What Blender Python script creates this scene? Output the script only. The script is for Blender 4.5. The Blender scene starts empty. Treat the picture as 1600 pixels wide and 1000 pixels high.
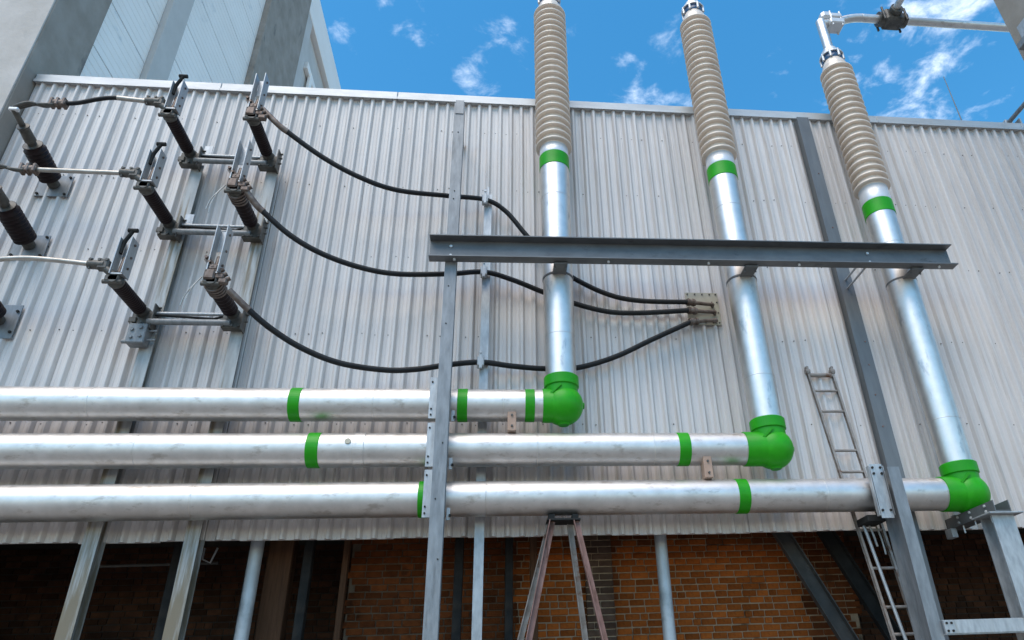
import bpy, bmesh, math, random
from mathutils import Vector, Matrix
random.seed(7)
S = bpy.context.scene
COL = S.collection
R = math.radians

# ------------------------------------------------------------------ camera
cd = bpy.data.cameras.new('camera')
cam = bpy.data.objects.new('camera', cd)
COL.objects.link(cam)
yaw, pit, rol = R(7.007), R(29.025), R(-2.445)
fw = Vector((math.sin(yaw)*math.cos(pit), math.cos(yaw)*math.cos(pit), math.sin(pit)))
rt = Vector((math.cos(yaw), -math.sin(yaw), 0))
up = rt.cross(fw)
rt2 = rt*math.cos(rol) + up*math.sin(rol)
up2 = -rt*math.sin(rol) + up*math.cos(rol)
M = Matrix((rt2, up2, -fw)).transposed().to_4x4()
M.translation = (0, -9.5, 1.6)
cam.matrix_world = M
cd.sensor_fit = 'HORIZONTAL'; cd.sensor_width = 36
cd.lens = 1104.3/1600*36
cd.shift_x = -(895.2-800)/1600
cd.clip_end = 3000
S.camera = cam

# ------------------------------------------------------------------ sky, sun, exposure
SUN_EL, SUN_AZ = 60.0, -150.0         # azimuth from +y (away from the camera), negative = towards the left: behind the camera's left shoulder, veiled by thin cloud
sd = Vector((math.sin(R(SUN_AZ))*math.cos(R(SUN_EL)), math.cos(R(SUN_AZ))*math.cos(R(SUN_EL)), math.sin(R(SUN_EL))))
W = bpy.data.worlds.new('World'); S.world = W; W.use_nodes = True
nt = W.node_tree; nt.nodes.clear()
def N(t, **k):
    n = nt.nodes.new(t)
    for a, b in k.items(): setattr(n, a, b)
    return n
def L(a, b): nt.links.new(a, b)
wo = N('ShaderNodeOutputWorld'); bg = N('ShaderNodeBackground'); bg.inputs['Strength'].default_value = 0.13
sky = N('ShaderNodeTexSky', sky_type='NISHITA'); sky.sun_disc = False
sky.sun_elevation = R(SUN_EL); sky.sun_rotation = R(SUN_AZ); sky.altitude = 0
sky.air_density = 1.0; sky.dust_density = 0.35; sky.ozone_density = 1.2
tc = N('ShaderNodeTexCoord'); sx = N('ShaderNodeSeparateXYZ'); L(tc.outputs['Generated'], sx.inputs[0])
zc = N('ShaderNodeMath', operation='MAXIMUM'); L(sx.outputs['Z'], zc.inputs[0]); zc.inputs[1].default_value = 0.06
dx = N('ShaderNodeMath', operation='DIVIDE'); L(sx.outputs['X'], dx.inputs[0]); L(zc.outputs[0], dx.inputs[1])
dy = N('ShaderNodeMath', operation='DIVIDE'); L(sx.outputs['Y'], dy.inputs[0]); L(zc.outputs[0], dy.inputs[1])
cv = N('ShaderNodeCombineXYZ'); L(dx.outputs[0], cv.inputs[0]); L(dy.outputs[0], cv.inputs[1])
def noise(vec, scale, detail, rough, dist, off):
    mp = N('ShaderNodeMapping'); mp.inputs['Location'].default_value = off; L(vec, mp.inputs[0])
    n = N('ShaderNodeTexNoise'); n.inputs['Scale'].default_value = scale; n.inputs['Detail'].default_value = detail
    n.inputs['Roughness'].default_value = rough; n.inputs['Distortion'].default_value = dist
    L(mp.outputs[0], n.inputs['Vector']); return n.outputs['Fac']
big = noise(cv.outputs[0], 3.3, 3, .5, .2, (1.47, 4.25, 0))
fin = noise(cv.outputs[0], 13.0, 10, .6, .25, (0.17, 2.1, 3))
ad = N('ShaderNodeMath', operation='MULTIPLY_ADD'); L(big, ad.inputs[0]); ad.inputs[1].default_value = 1.15; L(fin, ad.inputs[2])
mr = N('ShaderNodeMapRange', interpolation_type='SMOOTHSTEP'); L(ad.outputs[0], mr.inputs['Value'])
mr.inputs['From Min'].default_value = 1.13; mr.inputs['From Max'].default_value = 1.60
mr.inputs['To Min'].default_value = 0; mr.inputs['To Max'].default_value = .9
sat = N('ShaderNodeHueSaturation'); sat.inputs['Saturation'].default_value = 1.36; sat.inputs['Hue'].default_value = .487; sat.inputs['Value'].default_value = 1.06; L(sky.outputs[0], sat.inputs['Color'])
mx = N('ShaderNodeMix', data_type='RGBA'); L(mr.outputs[0], mx.inputs['Factor']); L(sat.outputs[0], mx.inputs['A'])
mx.inputs['B'].default_value = (7.2, 7.6, 8.2, 1)
L(mx.outputs['Result'], bg.inputs['Color']); L(bg.outputs[0], wo.inputs[0])

sl = bpy.data.lights.new('sun', 'SUN'); sl.energy = 1.5; sl.angle = R(48); sl.color = (1, .90, .77)
so = bpy.data.objects.new('sun', sl); COL.objects.link(so)
so.rotation_euler = sd.to_track_quat('Z', 'Y').to_euler()
S.view_settings.view_transform = 'Standard'; S.view_settings.look = 'None'
S.view_settings.gamma = 1; S.view_settings.use_curve_mapping = False
S.view_settings.exposure = 1.0

# ------------------------------------------------------------------ materials
def material(name, c1, c2=None, rough=.6, metal=0., scale=3., stretch=(1, 1, 1), bump=0., bscale=None,
             c3=None, t3=.62, s3=1.2, stretch3=None, coat=0., rvar=.1, rand=0., island=False, spec=.5, contrast=(.35, .65)):
    m = bpy.data.materials.new(name); m.use_nodes = True
    t = m.node_tree; b = t.nodes['Principled BSDF']
    def n(k, **kw):
        x = t.nodes.new(k)
        for a, v in kw.items(): setattr(x, a, v)
        return x
    lk = t.links.new
    co = n('ShaderNodeTexCoord')
    def nz(sc, st, det=6, rg=.6, off=0):
        mp = n('ShaderNodeMapping'); mp.inputs['Scale'].default_value = st; mp.inputs['Location'].default_value = (off, off*.7, off*1.3)
        lk(co.outputs['Object'], mp.inputs[0])
        q = n('ShaderNodeTexNoise'); q.inputs['Scale'].default_value = sc; q.inputs['Detail'].default_value = det
        q.inputs['Roughness'].default_value = rg; lk(mp.outputs[0], q.inputs['Vector']); return q.outputs['Fac']
    a = nz(scale, stretch)
    r = n('ShaderNodeMapRange'); r.inputs['From Min'].default_value = contrast[0]; r.inputs['From Max'].default_value = contrast[1]; lk(a, r.inputs['Value'])
    mix = n('ShaderNodeMix', data_type='RGBA'); lk(r.outputs[0], mix.inputs['Factor'])
    mix.inputs['A'].default_value = (*c1, 1); mix.inputs['B'].default_value = (*(c2 or c1), 1)
    out = mix.outputs['Result']
    if c3:
        f = nz(s3, stretch3 or stretch, 7, .65, 5.3)
        r3 = n('ShaderNodeMapRange', interpolation_type='SMOOTHSTEP'); r3.inputs['From Min'].default_value = t3; r3.inputs['From Max'].default_value = t3+.14; lk(f, r3.inputs['Value'])
        m3 = n('ShaderNodeMix', data_type='RGBA'); lk(r3.outputs[0], m3.inputs['Factor']); lk(out, m3.inputs['A']); m3.inputs['B'].default_value = (*c3, 1)
        out = m3.outputs['Result']
    if rand:
        if island: src = n('ShaderNodeNewGeometry').outputs['Random Per Island']
        else: src = n('ShaderNodeObjectInfo').outputs['Random']
        rr = n('ShaderNodeMapRange'); rr.inputs['To Min'].default_value = 1-rand; rr.inputs['To Max'].default_value = 1+rand*.6; lk(src, rr.inputs['Value'])
        vm = n('ShaderNodeVectorMath', operation='SCALE'); lk(out, vm.inputs[0]); lk(rr.outputs[0], vm.inputs['Scale']); out = vm.outputs[0]
    lk(out, b.inputs['Base Color'])
    rm = n('ShaderNodeMapRange'); rm.inputs['To Min'].default_value = max(.03, rough-rvar); rm.inputs['To Max'].default_value = min(1, rough+rvar)
    lk(nz(scale*2.3, stretch, 5, .6, 9.1), rm.inputs['Value']); lk(rm.outputs[0], b.inputs['Roughness'])
    b.inputs['Metallic'].default_value = metal; b.inputs['Specular IOR Level'].default_value = spec
    if coat: b.inputs['Coat Weight'].default_value = coat; b.inputs['Coat Roughness'].default_value = .15
    if bump:
        bp = n('ShaderNodeBump'); bp.inputs['Strength'].default_value = bump; bp.inputs['Distance'].default_value = .02
        lk(nz(bscale or scale*6, stretch, 8, .65, 2.2), bp.inputs['Height']); lk(bp.outputs[0], b.inputs['Normal'])
    return m

MT = dict(
 sheet=material('corrugated_paint', (.52, .478, .452), (.63, .582, .55), .42, 0, 2.2, (2.5, 2.5, .22), bump=.08, bscale=9, c3=(.42, .38, .355), t3=.55, s3=3.0, stretch3=(3, 3, .12), rand=.08),
 flash=material('flashing_metal', (.42, .42, .42), (.52, .52, .51), .45, .3, 3, (.5, 2, 2), bump=.05, c3=(.30, .29, .28), t3=.64),
 alu=material('galvanised_pipe', (.58, .55, .52), (.69, .655, .625), .48, 1., 5, (1, 1, 1), bump=.016, bscale=10, c3=(.46, .42, .38), t3=.545, s3=6, stretch3=(.7, 1.5, 1.5), rvar=.09),
 alu_v=material('galvanised_riser', (.65, .605, .56), (.74, .695, .65), .44, 1., 5, (1, 1, 1), bump=.012, bscale=10, c3=(.47, .46, .45), t3=.57, s3=5, stretch3=(1.6, 1.6, .5), rvar=.09),
 green=material('green_paint', (.011, .225, .003), (.024, .345, .005), .42, 0, 1.7, bump=.03, c3=(.10, .24, .06), t3=.66, s3=11, spec=.28, contrast=(.3, .7), rvar=.08),
 porcelain=material('beige_porcelain', (.66, .545, .445), (.74, .62, .515), .30, 0, 4, coat=.4, rvar=.06, c3=(.46, .37, .29), t3=.58, s3=2.6, stretch3=(1, 1, .5)),
 pale=material('pale_grey_metal', (.60, .59, .58), (.68, .67, .66), .4, .35, 6, bump=.05, c3=(.40, .37, .34), t3=.64),
 blue=material('navy_collar_paint', (.010, .045, .105), (.016, .06, .13), .35, 0, 5, coat=.2),
 steel=material('grey_blue_steel', (.165, .172, .178), (.25, .258, .264), .5, .35, 6, (2, 2, .5), bump=.05, c3=(.125, .128, .13), t3=.57, s3=2.5, stretch3=(3, 3, .4)),
 steel_m=material('mid_grey_steel', (.115, .12, .124), (.155, .16, .163), .5, .25, 3, (3, 3, .4), bump=.05, c3=(.12, .125, .13), t3=.6, s3=2.5, stretch3=(3, 3, .4)),
 steel_d=material('dark_primer_steel', (.11, .113, .115), (.15, .153, .155), .48, .3, 3, (1, 2, 2), bump=.05, c3=(.075, .077, .078), t3=.57, s3=2.),
 galv=material('galvanised_steel', (.33, .335, .34), (.47, .475, .475), .5, .5, 9, (2, 2, .6), bump=.06, c3=(.33, .30, .25), t3=.6, s3=2.2, stretch3=(3, 3, .3)),
 galv_rust=material('stained_galvanised_post', (.30, .29, .275), (.42, .41, .39), .55, .35, 4, (3, 3, .5), bump=.07, c3=(.19, .15, .10), t3=.47, s3=1.6, stretch3=(4, 4, .25)),
 dark_ins=material('dark_brown_porcelain', (.012, .006, .007), (.02, .011, .011), .42, 0, 5, spec=.18, c3=(.022, .015, .013), t3=.62),
 clamp=material('weathered_bronze', (.10, .07, .055), (.21, .165, .14), .5, .6, 9, bump=.12, c3=(.06, .03, .02), t3=.56, s3=6),
 fitting=material('dull_grey_fitting', (.045, .041, .035), (.115, .105, .09), .5, .3, 8, bump=.1, c3=(.045, .035, .028), t3=.58, s3=5),
 cable=material('black_cable_sheath', (.008, .008, .0085), (.015, .015, .016), .55, 0, 6, bump=.05, spec=.25),
 rod=material('tinned_conductor', (.33, .30, .265), (.45, .42, .38), .4, .8, 7, bump=.06),
 khaki=material('khaki_painted_plate', (.33, .305, .235), (.40, .37, .29), .55, .1, 5, bump=.05, c3=(.24, .21, .15), t3=.6),
 rust=material('rusty_angle_iron', (.17, .085, .065), (.27, .155, .13), .7, .2, 6, (2, 2, .7), bump=.15, c3=(.085, .035, .02), t3=.52, s3=5),
 ladder=material('worn_ladder_steel', (.23, .19, .16), (.34, .30, .27), .6, .35, 7, bump=.12, c3=(.16, .075, .04), t3=.54, s3=5),
 wood=material('pinkish_packing_block', (.36, .23, .165), (.43, .285, .21), .75, 0, 8, bump=.08),
 conc=material('raw_concrete', (.27, .232, .195), (.345, .302, .262), .85, 0, 1.6, bump=.35, bscale=9, c3=(.145, .135, .125), t3=.57, s3=1.1, stretch3=(1, 1, .45), spec=.12),
 sunlit_tone=material('sunlit_tone_concrete', (.45, .405, .365), (.54, .49, .45), .88, 0, 2., bump=.35, bscale=12, c3=(.33, .315, .295), t3=.63, s3=2.2, stretch3=(1, 1, .5), spec=.12),  # pillar concrete made paler on the front, sunlight put into the colour
 white=material('white_siding_paint', (.87, .80, .735), (.91, .845, .785), .55, 0, 1.2, (1, .6, 1), bump=.05, c3=(.56, .565, .57), t3=.6, s3=.8, rand=.03, spec=.12),
 column=material('light_grey_column', (.50, .465, .43), (.56, .525, .49), .75, 0, 1.3, bump=.12, spec=.12),
 mortar=material('lime_mortar', (.31, .215, .135), (.40, .285, .19), .95, 0, 8, bump=.3, c3=(.10, .068, .042), t3=.54, s3=2, spec=.12),
 brick=material('orange_brick', (.25, .060, .010), (.34, .088, .015), .9, 0, 9, bump=.4, bscale=40, c3=(.15, .036, .008), t3=.60, s3=9, rand=.38, spec=.12),
 brick_j=material('orange_brick_mass', (.10, .027, .007), (.15, .042, .011), .9, 0, 9, bump=.4, bscale=40, c3=(.05, .016, .006), t3=.56, s3=3, rand=.4, island=True, spec=.12),  # darker copy of the orange brick for the joined remainder
 brick_shade=material('shade_darkened_brick', (.045, .020, .011), (.075, .032, .016), .92, 0, 6, bump=.4, bscale=40, c3=(.045, .024, .016), t3=.52, s3=2, rand=.45, island=True, spec=.12),  # brick copy darkened to stand for shade in the recessed bays
 mid_mortar=material('darker_mortar', (.11, .08, .055), (.15, .112, .08), .95, 0, 6, bump=.3, spec=.12),  # darker mortar tone for the left-centre bed
 shade_mortar=material('shade_darkened_mortar', (.035, .03, .025), (.05, .044, .038), .95, 0, 6, bump=.3, spec=.12),  # mortar copy with the shade of the recessed bays in its colour
 brick_b=material('brown_stained_brick', (.07, .04, .026), (.105, .065, .045), .92, 0, 7, bump=.4, bscale=40, c3=(.08, .045, .03), t3=.56, s3=5, rand=.3, spec=.12),
 timber=material('brown_timber', (.07, .034, .018), (.10, .05, .028), .85, 0, 5, (5, 5, .4), bump=.3, c3=(.04, .02, .012), t3=.55, spec=.12),
 black=material('sooty_steel', (.016, .0155, .015), (.03, .029, .027), .75, 0, 5, bump=.1, spec=.15, c3=(.045, .037, .03), t3=.6),
 brace=material('scuffed_dark_channel', (.035, .033, .030), (.06, .056, .05), .7, 0, 5, bump=.15, c3=(.12, .108, .092), t3=.60, s3=3),
 grey_pipe=material('grey_painted_pipe', (.40, .42, .43), (.50, .52, .53), .45, .25, 4, bump=.05, c3=(.28, .29, .29), t3=.6),
 soffit=material('dark_slab', (.035, .033, .03), (.05, .047, .044), .9, 0, 2, bump=.2, spec=.12),  # near-black tone for soffit, backing and end walls
 roof=material('roof_membrane', (.22, .22, .22), (.28, .28, .27), .9, 0, 2),
 ground=material('yard_concrete', (.25, .225, .20), (.32, .29, .26), .9, 0, .6, bump=.2, bscale=12, c3=(.19, .172, .155), t3=.58, s3=.35, spec=.12),
)

# ------------------------------------------------------------------ mesh helpers
class MB:
    """collects shapes in world metres and links them as one mesh object"""
    def __init__(s): s.v = []; s.f = []; s.sm = []
    def add(s, v, f, smooth=False):
        k = len(s.v); s.v += [Vector(p) for p in v]; s.f += [tuple(i+k for i in q) for q in f]; s.sm += [smooth]*len(f); return s
    def box(s, lo, hi, ch=0., mat=None):
        x0, y0, z0 = lo; x1, y1, z1 = hi
        if ch <= 0:
            v = [(x, y, z) for x in (x0, x1) for y in (y0, y1) for z in (z0, z1)]
            f = [(0, 1, 3, 2), (4, 6, 7, 5), (0, 4, 5, 1), (2, 3, 7, 6), (0, 2, 6, 4), (1, 5, 7, 3)]
        else:
            ch = min(ch, .45*min(x1-x0, y1-y0, z1-z0))
            bm = bmesh.new(); bmesh.ops.create_cube(bm, size=1)
            for q in bm.verts: q.co = Vector(((x0+x1)/2+q.co.x*(x1-x0), (y0+y1)/2+q.co.y*(y1-y0), (z0+z1)/2+q.co.z*(z1-z0)))
            bmesh.ops.bevel(bm, geom=bm.edges[:], offset=ch, segments=1, affect='EDGES')
            bm.verts.index_update(); v = [q.co.copy() for q in bm.verts]; f = [[q.index for q in g.verts] for g in bm.faces]; bm.free()
        if mat: v = [mat @ Vector(p) for p in v]
        return s.add(v, f)
    def lathe(s, o, d, prof, seg=24, smooth=True, caps=True):
        o = Vector(o); d = Vector(d).normalized(); a = d.orthogonal().normalized(); b = d.cross(a)
        v = []; f = []; n = len(prof)
        for t, r in prof:
            for i in range(seg):
                w = 2*math.pi*i/seg; v.append(o+d*t+(a*math.cos(w)+b*math.sin(w))*r)
        for j in range(n-1):
            for i in range(seg):
                i2 = (i+1) % seg; f.append((j*seg+i, j*seg+i2, (j+1)*seg+i2, (j+1)*seg+i))
        s.add(v, f, smooth)
        if caps:
            k = len(s.v)
            s.add([v[i] for i in range(seg)], [tuple(range(seg-1, -1, -1))]); s.add([v[(n-1)*seg+i] for i in range(seg)], [tuple(range(seg))])
        return s
    def cyl(s, p0, p1, r, seg=16, r2=None, smooth=True):
        p0 = Vector(p0); p1 = Vector(p1); d = p1-p0
        return s.lathe(p0, d, [(0, r), (d.length, r if r2 is None else r2)], seg, smooth)
    def ring(s, o, d, t0, t1, r, ri, seg=32, ch=.004):
        return s.lathe(o, d, [(t0, ri), (t0, r-ch), (t0+ch, r), (t1-ch, r), (t1, r-ch), (t1, ri)], seg, False, False)
    def tube(s, pts, r, seg=10, sub=6):
        P = [Vector(p) for p in pts]
        if sub > 1 and len(P) > 2:
            Q = []
            for i in range(len(P)-1):
                p0, p1, p2, p3 = P[max(i-1, 0)], P[i], P[i+1], P[min(i+2, len(P)-1)]
                for k in range(sub):
                    t = k/sub
                    Q.append(.5*((2*p1)+(-p0+p2)*t+(2*p0-5*p1+4*p2-p3)*t*t+(-p0+3*p1-3*p2+p3)*t**3))
            P = Q+[P[-1]]
        v = []; f = []; a = None
        for i, p in enumerate(P):
            d = (P[min(i+1, len(P)-1)]-P[max(i-1, 0)]).normalized()
            a = d.orthogonal().normalized() if a is None else (a-d*a.dot(d)).normalized()
            b = d.cross(a)
            for k in range(seg):
                w = 2*math.pi*k/seg; v.append(p+(a*math.cos(w)+b*math.sin(w))*r)
        for j in range(len(P)-1):
            for k in range(seg):
                k2 = (k+1) % seg; f.append((j*seg+k, j*seg+k2, (j+1)*seg+k2, (j+1)*seg+k))
        s.add(v, f, True); n = len(P)
        s.add(v[:seg], [tuple(range(seg-1, -1, -1))]); s.add(v[(n-1)*seg:], [tuple(range(seg))]); return s
    def bar(s, p0, p1, w, h, side=(1, 0, 0), prof=None):
        """straight bar with a polygon section; side = rough direction of the section's width"""
        p0 = Vector(p0); p1 = Vector(p1); d = (p1-p0).normalized(); a = Vector(side); a = (a-d*a.dot(d)).normalized(); b = d.cross(a)
        prof = prof or [(-w/2, -h/2), (w/2, -h/2), (w/2, h/2), (-w/2, h/2)]
        n = len(prof); v = [p+a*x+b*y for p in (p0, p1) for x, y in prof]
        f = [(i, (i+1) % n, n+(i+1) % n, n+i) for i in range(n)]
        f += [tuple(range(n-1, -1, -1)), tuple(range(n, 2*n))]
        return s.add(v, f)
    def bolt(s, p, d, r=.016, h=.02): return s.lathe(p, d, [(0, r), (h, r)], 6, False)
    def build(s, name, m, parent=None, origin=None):
        me = bpy.data.meshes.new(name)
        o0 = Vector(origin) if origin is not None else (Vector(parent.matrix_world.translation) if parent else Vector((0, 0, 0)))
        me.from_pydata([tuple(p-o0) for p in s.v], [], s.f); me.polygons.foreach_set('use_smooth', s.sm); me.materials.append(m)
        bm = bmesh.new(); bm.from_mesh(me); bmesh.ops.recalc_face_normals(bm, faces=bm.faces[:]); bm.to_mesh(me); bm.free(); me.update()
        o = bpy.data.objects.new(name, me); COL.objects.link(o)
        if parent:
            o.parent = parent; o.location = o0-Vector(parent.matrix_world.translation)
        else: o.location = o0
        WL[o.name] = o0.copy(); return o
WL = {}
def hprof(w, h, tf=.016, tw=.012):
    """H section: width w along 'side', depth h"""
    return [(-w/2, -h/2), (w/2, -h/2), (w/2, -h/2+tf), (tw/2, -h/2+tf), (tw/2, h/2-tf), (w/2, h/2-tf), (w/2, h/2), (-w/2, h/2), (-w/2, h/2-tf), (-tw/2, h/2-tf), (-tw/2, -h/2+tf), (-w/2, -h/2+tf)]
def uprof(w, h, t=.012):
    """U section open towards -h"""
    return [(-w/2, -h/2), (-w/2+t, -h/2), (-w/2+t, h/2-t), (w/2-t, h/2-t), (w/2-t, -h/2), (w/2, -h/2), (w/2, h/2), (-w/2, h/2)]
def lprof(w, t=.008): return [(0, 0), (w, 0), (w, t), (t, t), (t, w), (0, w)]
def thing(name, label, cat, loc, group=None):
    o = bpy.data.objects.new(name, None); COL.objects.link(o); o.location = loc; o.empty_display_size = .2
    o.matrix_world = Matrix.Translation(loc)
    return tag(o, label, cat, group)
def tag(o, label=None, cat=None, group=None, kind=None):
    if label: o['label'] = label
    if cat: o['category'] = cat
    if group: o['group'] = group
    if kind or cat: o['kind'] = kind or 'thing'
    return o
def child(mb, name, m, parent, kind=None):
    """part of a thing or sub-part of a part (the part's world origin is kept in WL)"""
    p0 = WL.get(parent.name) if parent.type == 'MESH' else Vector(parent.location)
    me_o = mb.build(name, m, None, p0)
    me_o.parent = parent; me_o.location = (0, 0, 0)
    WL[me_o.name] = p0.copy()
    if kind: me_o['kind'] = kind
    return me_o

# ------------------------------------------------------------------ setting: ground
g = MB(); g.add([(-400, -400, 0), (400, -400, 0), (400, 400, 0), (-400, 400, 0)], [(0, 1, 2, 3)])
tag(g.build('ground', MT['ground']), kind='structure')

# ------------------------------------------------------------------ corrugated hall
ZB, ZT, XL, XR = 3.65, 11.40, -7.93, 14.9
hall = thing('industrial_hall', 'long light grey corrugated metal hall wall behind the silver pipes', 'building', (3.5, 1, ZB))
PITCH, NR = .19, 5
def sheet_mesh():
    mb = MB(); front = []
    for k in range(NR):
        x = k*PITCH
        front += [(x, 0), (x+.034, 0), (x+.044, .004), (x+.054, 0), (x+.088, 0), (x+.112, -.046), (x+.122, -.056), (x+.150, -.056), (x+.160, -.046), (x+.184, 0)]
    Wd = NR*PITCH
    front.append((Wd, 0))
    prof = front+[(Wd, .03), (0, .03)]
    n = len(prof); zz = (ZB, ZT); v = [(x, y, z) for z in zz for x, y in prof]
    f = [(i, (i+1) % n, n+(i+1) % n, n+i) for i in range(n)]+[tuple(range(n-1, -1, -1)), tuple(range(n, 2*n))]
    mb.add(v, f); return mb
proto = None; x = XL; i = 0
while x < XR-.1:
    if proto is None:
        proto = sheet_mesh().build('corrugated_sheet', MT['sheet'], None, (0, 0, 0)); o = proto
    else:
        o = proto.copy(); COL.objects.link(o)
    o.parent = hall
    o.location = Vector((x, (.0 if i % 2 else -.010), random.uniform(-.012, .012)))-Vector(hall.location)
    x += NR*PITCH; i += 1
x = XL
while x < XR:                                             # flashing along the eaves in three-metre lengths
    e = min(x+3.04, XR)
    mb = MB(); mb.box((x, -.085, 11.36), (e-.006, .16, 11.535), .008); mb.box((x, -.10, 11.345), (e-.006, -.088, 11.40))
    child(mb, 'flashing', MT['flash'], hall); x = e
mb = MB()
for row in (4.0, 5.2, 6.6, 8.0, 9.4, 10.7):
    x = XL+.145
    while x < XR-.3:
        if random.random() < .45: mb.bolt((x-.09, .0, row+random.uniform(-.02, .02)), (0, -1, 0), .009, .012)
        x += PITCH
child(mb, 'sheet_screws', MT['fitting'], hall, 'stuff')
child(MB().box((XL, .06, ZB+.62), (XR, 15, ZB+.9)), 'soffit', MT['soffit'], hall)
child(MB().box((XL, .033, ZB+.03), (XR, .055, 11.33)), 'backing_wall', MT['soffit'], hall)
child(MB().box((XL, .17, 11.30), (XR, 15, 11.45)), 'roof', MT['roof'], hall)
child(MB().box((XR-.2, .06, 0), (XR, 15, 11.29)), 'end_wall', MT['soffit'], hall)
child(MB().bar((XL, .12, ZB+.52), (XR, .12, ZB+.52), .1, .1, (0, 1, 0), hprof(.1, .16, .012, .01)), 'edge_beam', MT['black'], hall)

# ------------------------------------------------------------------ brick wall under the hall
YB = 1.2
bw = thing('brick_wall', 'orange brick wall in the shade below the corrugated hall', 'wall', (3.5, YB, 0))
XA, XZ = -2.0, 5.35                                       # clear bay; recessed bays either side have shade put into the brick colour
child(MB().box((.34, YB+.012, 0), (XZ, YB+.5, ZB+.61)), 'mortar_bed', MT['mortar'], bw)
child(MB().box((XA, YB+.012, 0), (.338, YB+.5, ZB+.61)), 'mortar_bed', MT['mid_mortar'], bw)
YD = 2.5
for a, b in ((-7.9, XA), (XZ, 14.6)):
    child(MB().box((a, YD+.012, 0), (b, YD+.4, ZB+.61)), 'mortar_bed', MT['shade_mortar'], bw)
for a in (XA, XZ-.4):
    child(MB().box((a, YB+.51, 0), (a+.4, YD+.011, ZB+.61)), 'return_wall', MT['brick_shade'], bw)
CO = .093; GAP = .017
lens = (.105, .165, .205, .215, .245)
bm_shared = {}
def brick_mesh(l):
    if l not in bm_shared:
        t = MB().box((-l/2, -.03, -(CO-GAP)/2), (l/2, .03, (CO-GAP)/2), .006)
        me = bpy.data.meshes.new('brick'); me.from_pydata([tuple(p) for p in t.v], [], t.f); me.materials.append(MT['brick']); bm_shared[l] = me
    return bm_shared[l]
rest = MB(); shade_bricks = MB(); nb = 0; row = 0; z = .06
cand = []
while z < ZB+.5:
    x = -7.85+random.uniform(0, .2)
    while x < 14.4:
        l = random.choice(lens) if random.random() < .6 else .205
        cx = x+l/2
        if not (x > 1.31 and x+l < 1.74): cand.append((cx, z+random.uniform(-.003, .003), l, random.uniform(-.004, .008)))
        x += l+GAP
    z += CO
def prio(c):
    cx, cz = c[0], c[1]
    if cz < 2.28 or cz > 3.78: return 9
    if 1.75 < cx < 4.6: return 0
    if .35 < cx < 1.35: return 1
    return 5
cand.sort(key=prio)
for c in cand:
    cx, cz, l, dy_ = c
    if prio(c) <= 1 and nb < 300:
        o = bpy.data.objects.new('brick', brick_mesh(l)); COL.objects.link(o); o.parent = bw
        o.location = Vector((cx, YB+.02+dy_, cz))-Vector(bw.location); o.rotation_euler = (0, random.uniform(-.012, .012), 0); nb += 1
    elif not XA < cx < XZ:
        shade_bricks.box((cx-l/2, YD-.01+dy_, cz-(CO-GAP)/2), (cx+l/2, YD+.05, cz+(CO-GAP)/2))
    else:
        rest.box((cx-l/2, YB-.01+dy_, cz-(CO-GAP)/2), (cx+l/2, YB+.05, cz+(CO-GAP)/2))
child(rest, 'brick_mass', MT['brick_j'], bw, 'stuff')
child(shade_bricks, 'shade_brick_mass', MT['brick_shade'], bw, 'stuff')
pl = child(MB().box((1.335, YB-.09, 0), (1.715, YB+.0, ZB+.61)), 'pilaster', MT['mortar'], bw)
z = 1.9; k = 0
while z < ZB+.5:
    for a, b in (((1.325, 1.52), (1.534, 1.725)) if k % 2 else ((1.325, 1.42), (1.434, 1.725))):
        child(MB().box((a, YB-.11+random.uniform(-.006, .006), z-(CO-GAP)/2), (b, YB-.05, z+(CO-GAP)/2), .006), 'pilaster_brick', MT['brick_b'], pl)
    z += CO; k += 1

# ------------------------------------------------------------------ concrete tower block on the left
tb = thing('concrete_building', 'tall concrete building with white siding rising behind the left end of the hall', 'building', (-11, 8, 0))
XF = -7.95
child(MB().box((-14, -.34, 0), (XF, .86, 29.2), .02), 'pillar', MT['conc'], tb)
child(MB().box((-14, -.375, 0), (XF-.012, -.343, 29.2), .004), 'sunlit_tone_face', MT['sunlit_tone'], tb)['label'] = 'pale front face of the concrete pillar, sunlight put into its colour'  # thin skin over the pillar front carrying the painted sunlit tone
def siding(y0, y1, name='siding_panel', z0=11.0, z1=27.4, xs=XF-.16, ph=1.31):
    z = z0
    while z < z1-.05:
        t = min(z+ph, z1); mb = MB(); n = 7; bh = (t-z-.014)/n
        prof = []
        for k in range(n):
            b0 = z+k*bh; prof += [(xs, b0), (xs, b0+bh-.014), (xs-.007, b0+bh-.011), (xs-.007, b0+bh-.003)]
        prof += [(xs-.06, t-.014), (xs-.06, z)]
        m = len(prof); v = [(px, yy, pz) for yy in (y0, y1) for px, pz in prof]
        f = [(i, (i+1) % m, m+(i+1) % m, m+i) for i in range(m)]+[tuple(range(m-1, -1, -1)), tuple(range(m, 2*m))]
        mb.add(v, f); child(mb, name, MT['white'], tb); z = t
siding(.87, 2.66); siding(3.45, 7.36)
child(MB().box((-14, .87, 0), (XF-.23, 20, 27.4)), 'core_wall', MT['column'], tb)
child(MB().box((XF-.22, 2.67, 0), (XF-.02, 3.44, 27.4), .012), 'pilaster', MT['column'], tb)
child(MB().box((XF-.22, 7.37, 0), (XF+.03, 10.75, 29.2), .02), 'pillar', MT['conc'], tb)
child(MB().box((XF-.22, 10.76, 0), (XF-.01, 11.47, 27.4), .012), 'pilaster', MT['column'], tb)
child(MB().box((XF-.5, 10.77, 27.45), (XF+.0, 24, 29.3), .02), 'parapet', MT['white'], tb)
child(MB().box((-14, .87, 27.45), (XF-.52, 24, 29.15), .02), 'attic_wall', MT['column'], tb)
child(MB().box((XF-.14, 12.45, 0), (XF-.02, 12.75, 25.6), .01), 'window_post', MT['white'], tb)
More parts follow.
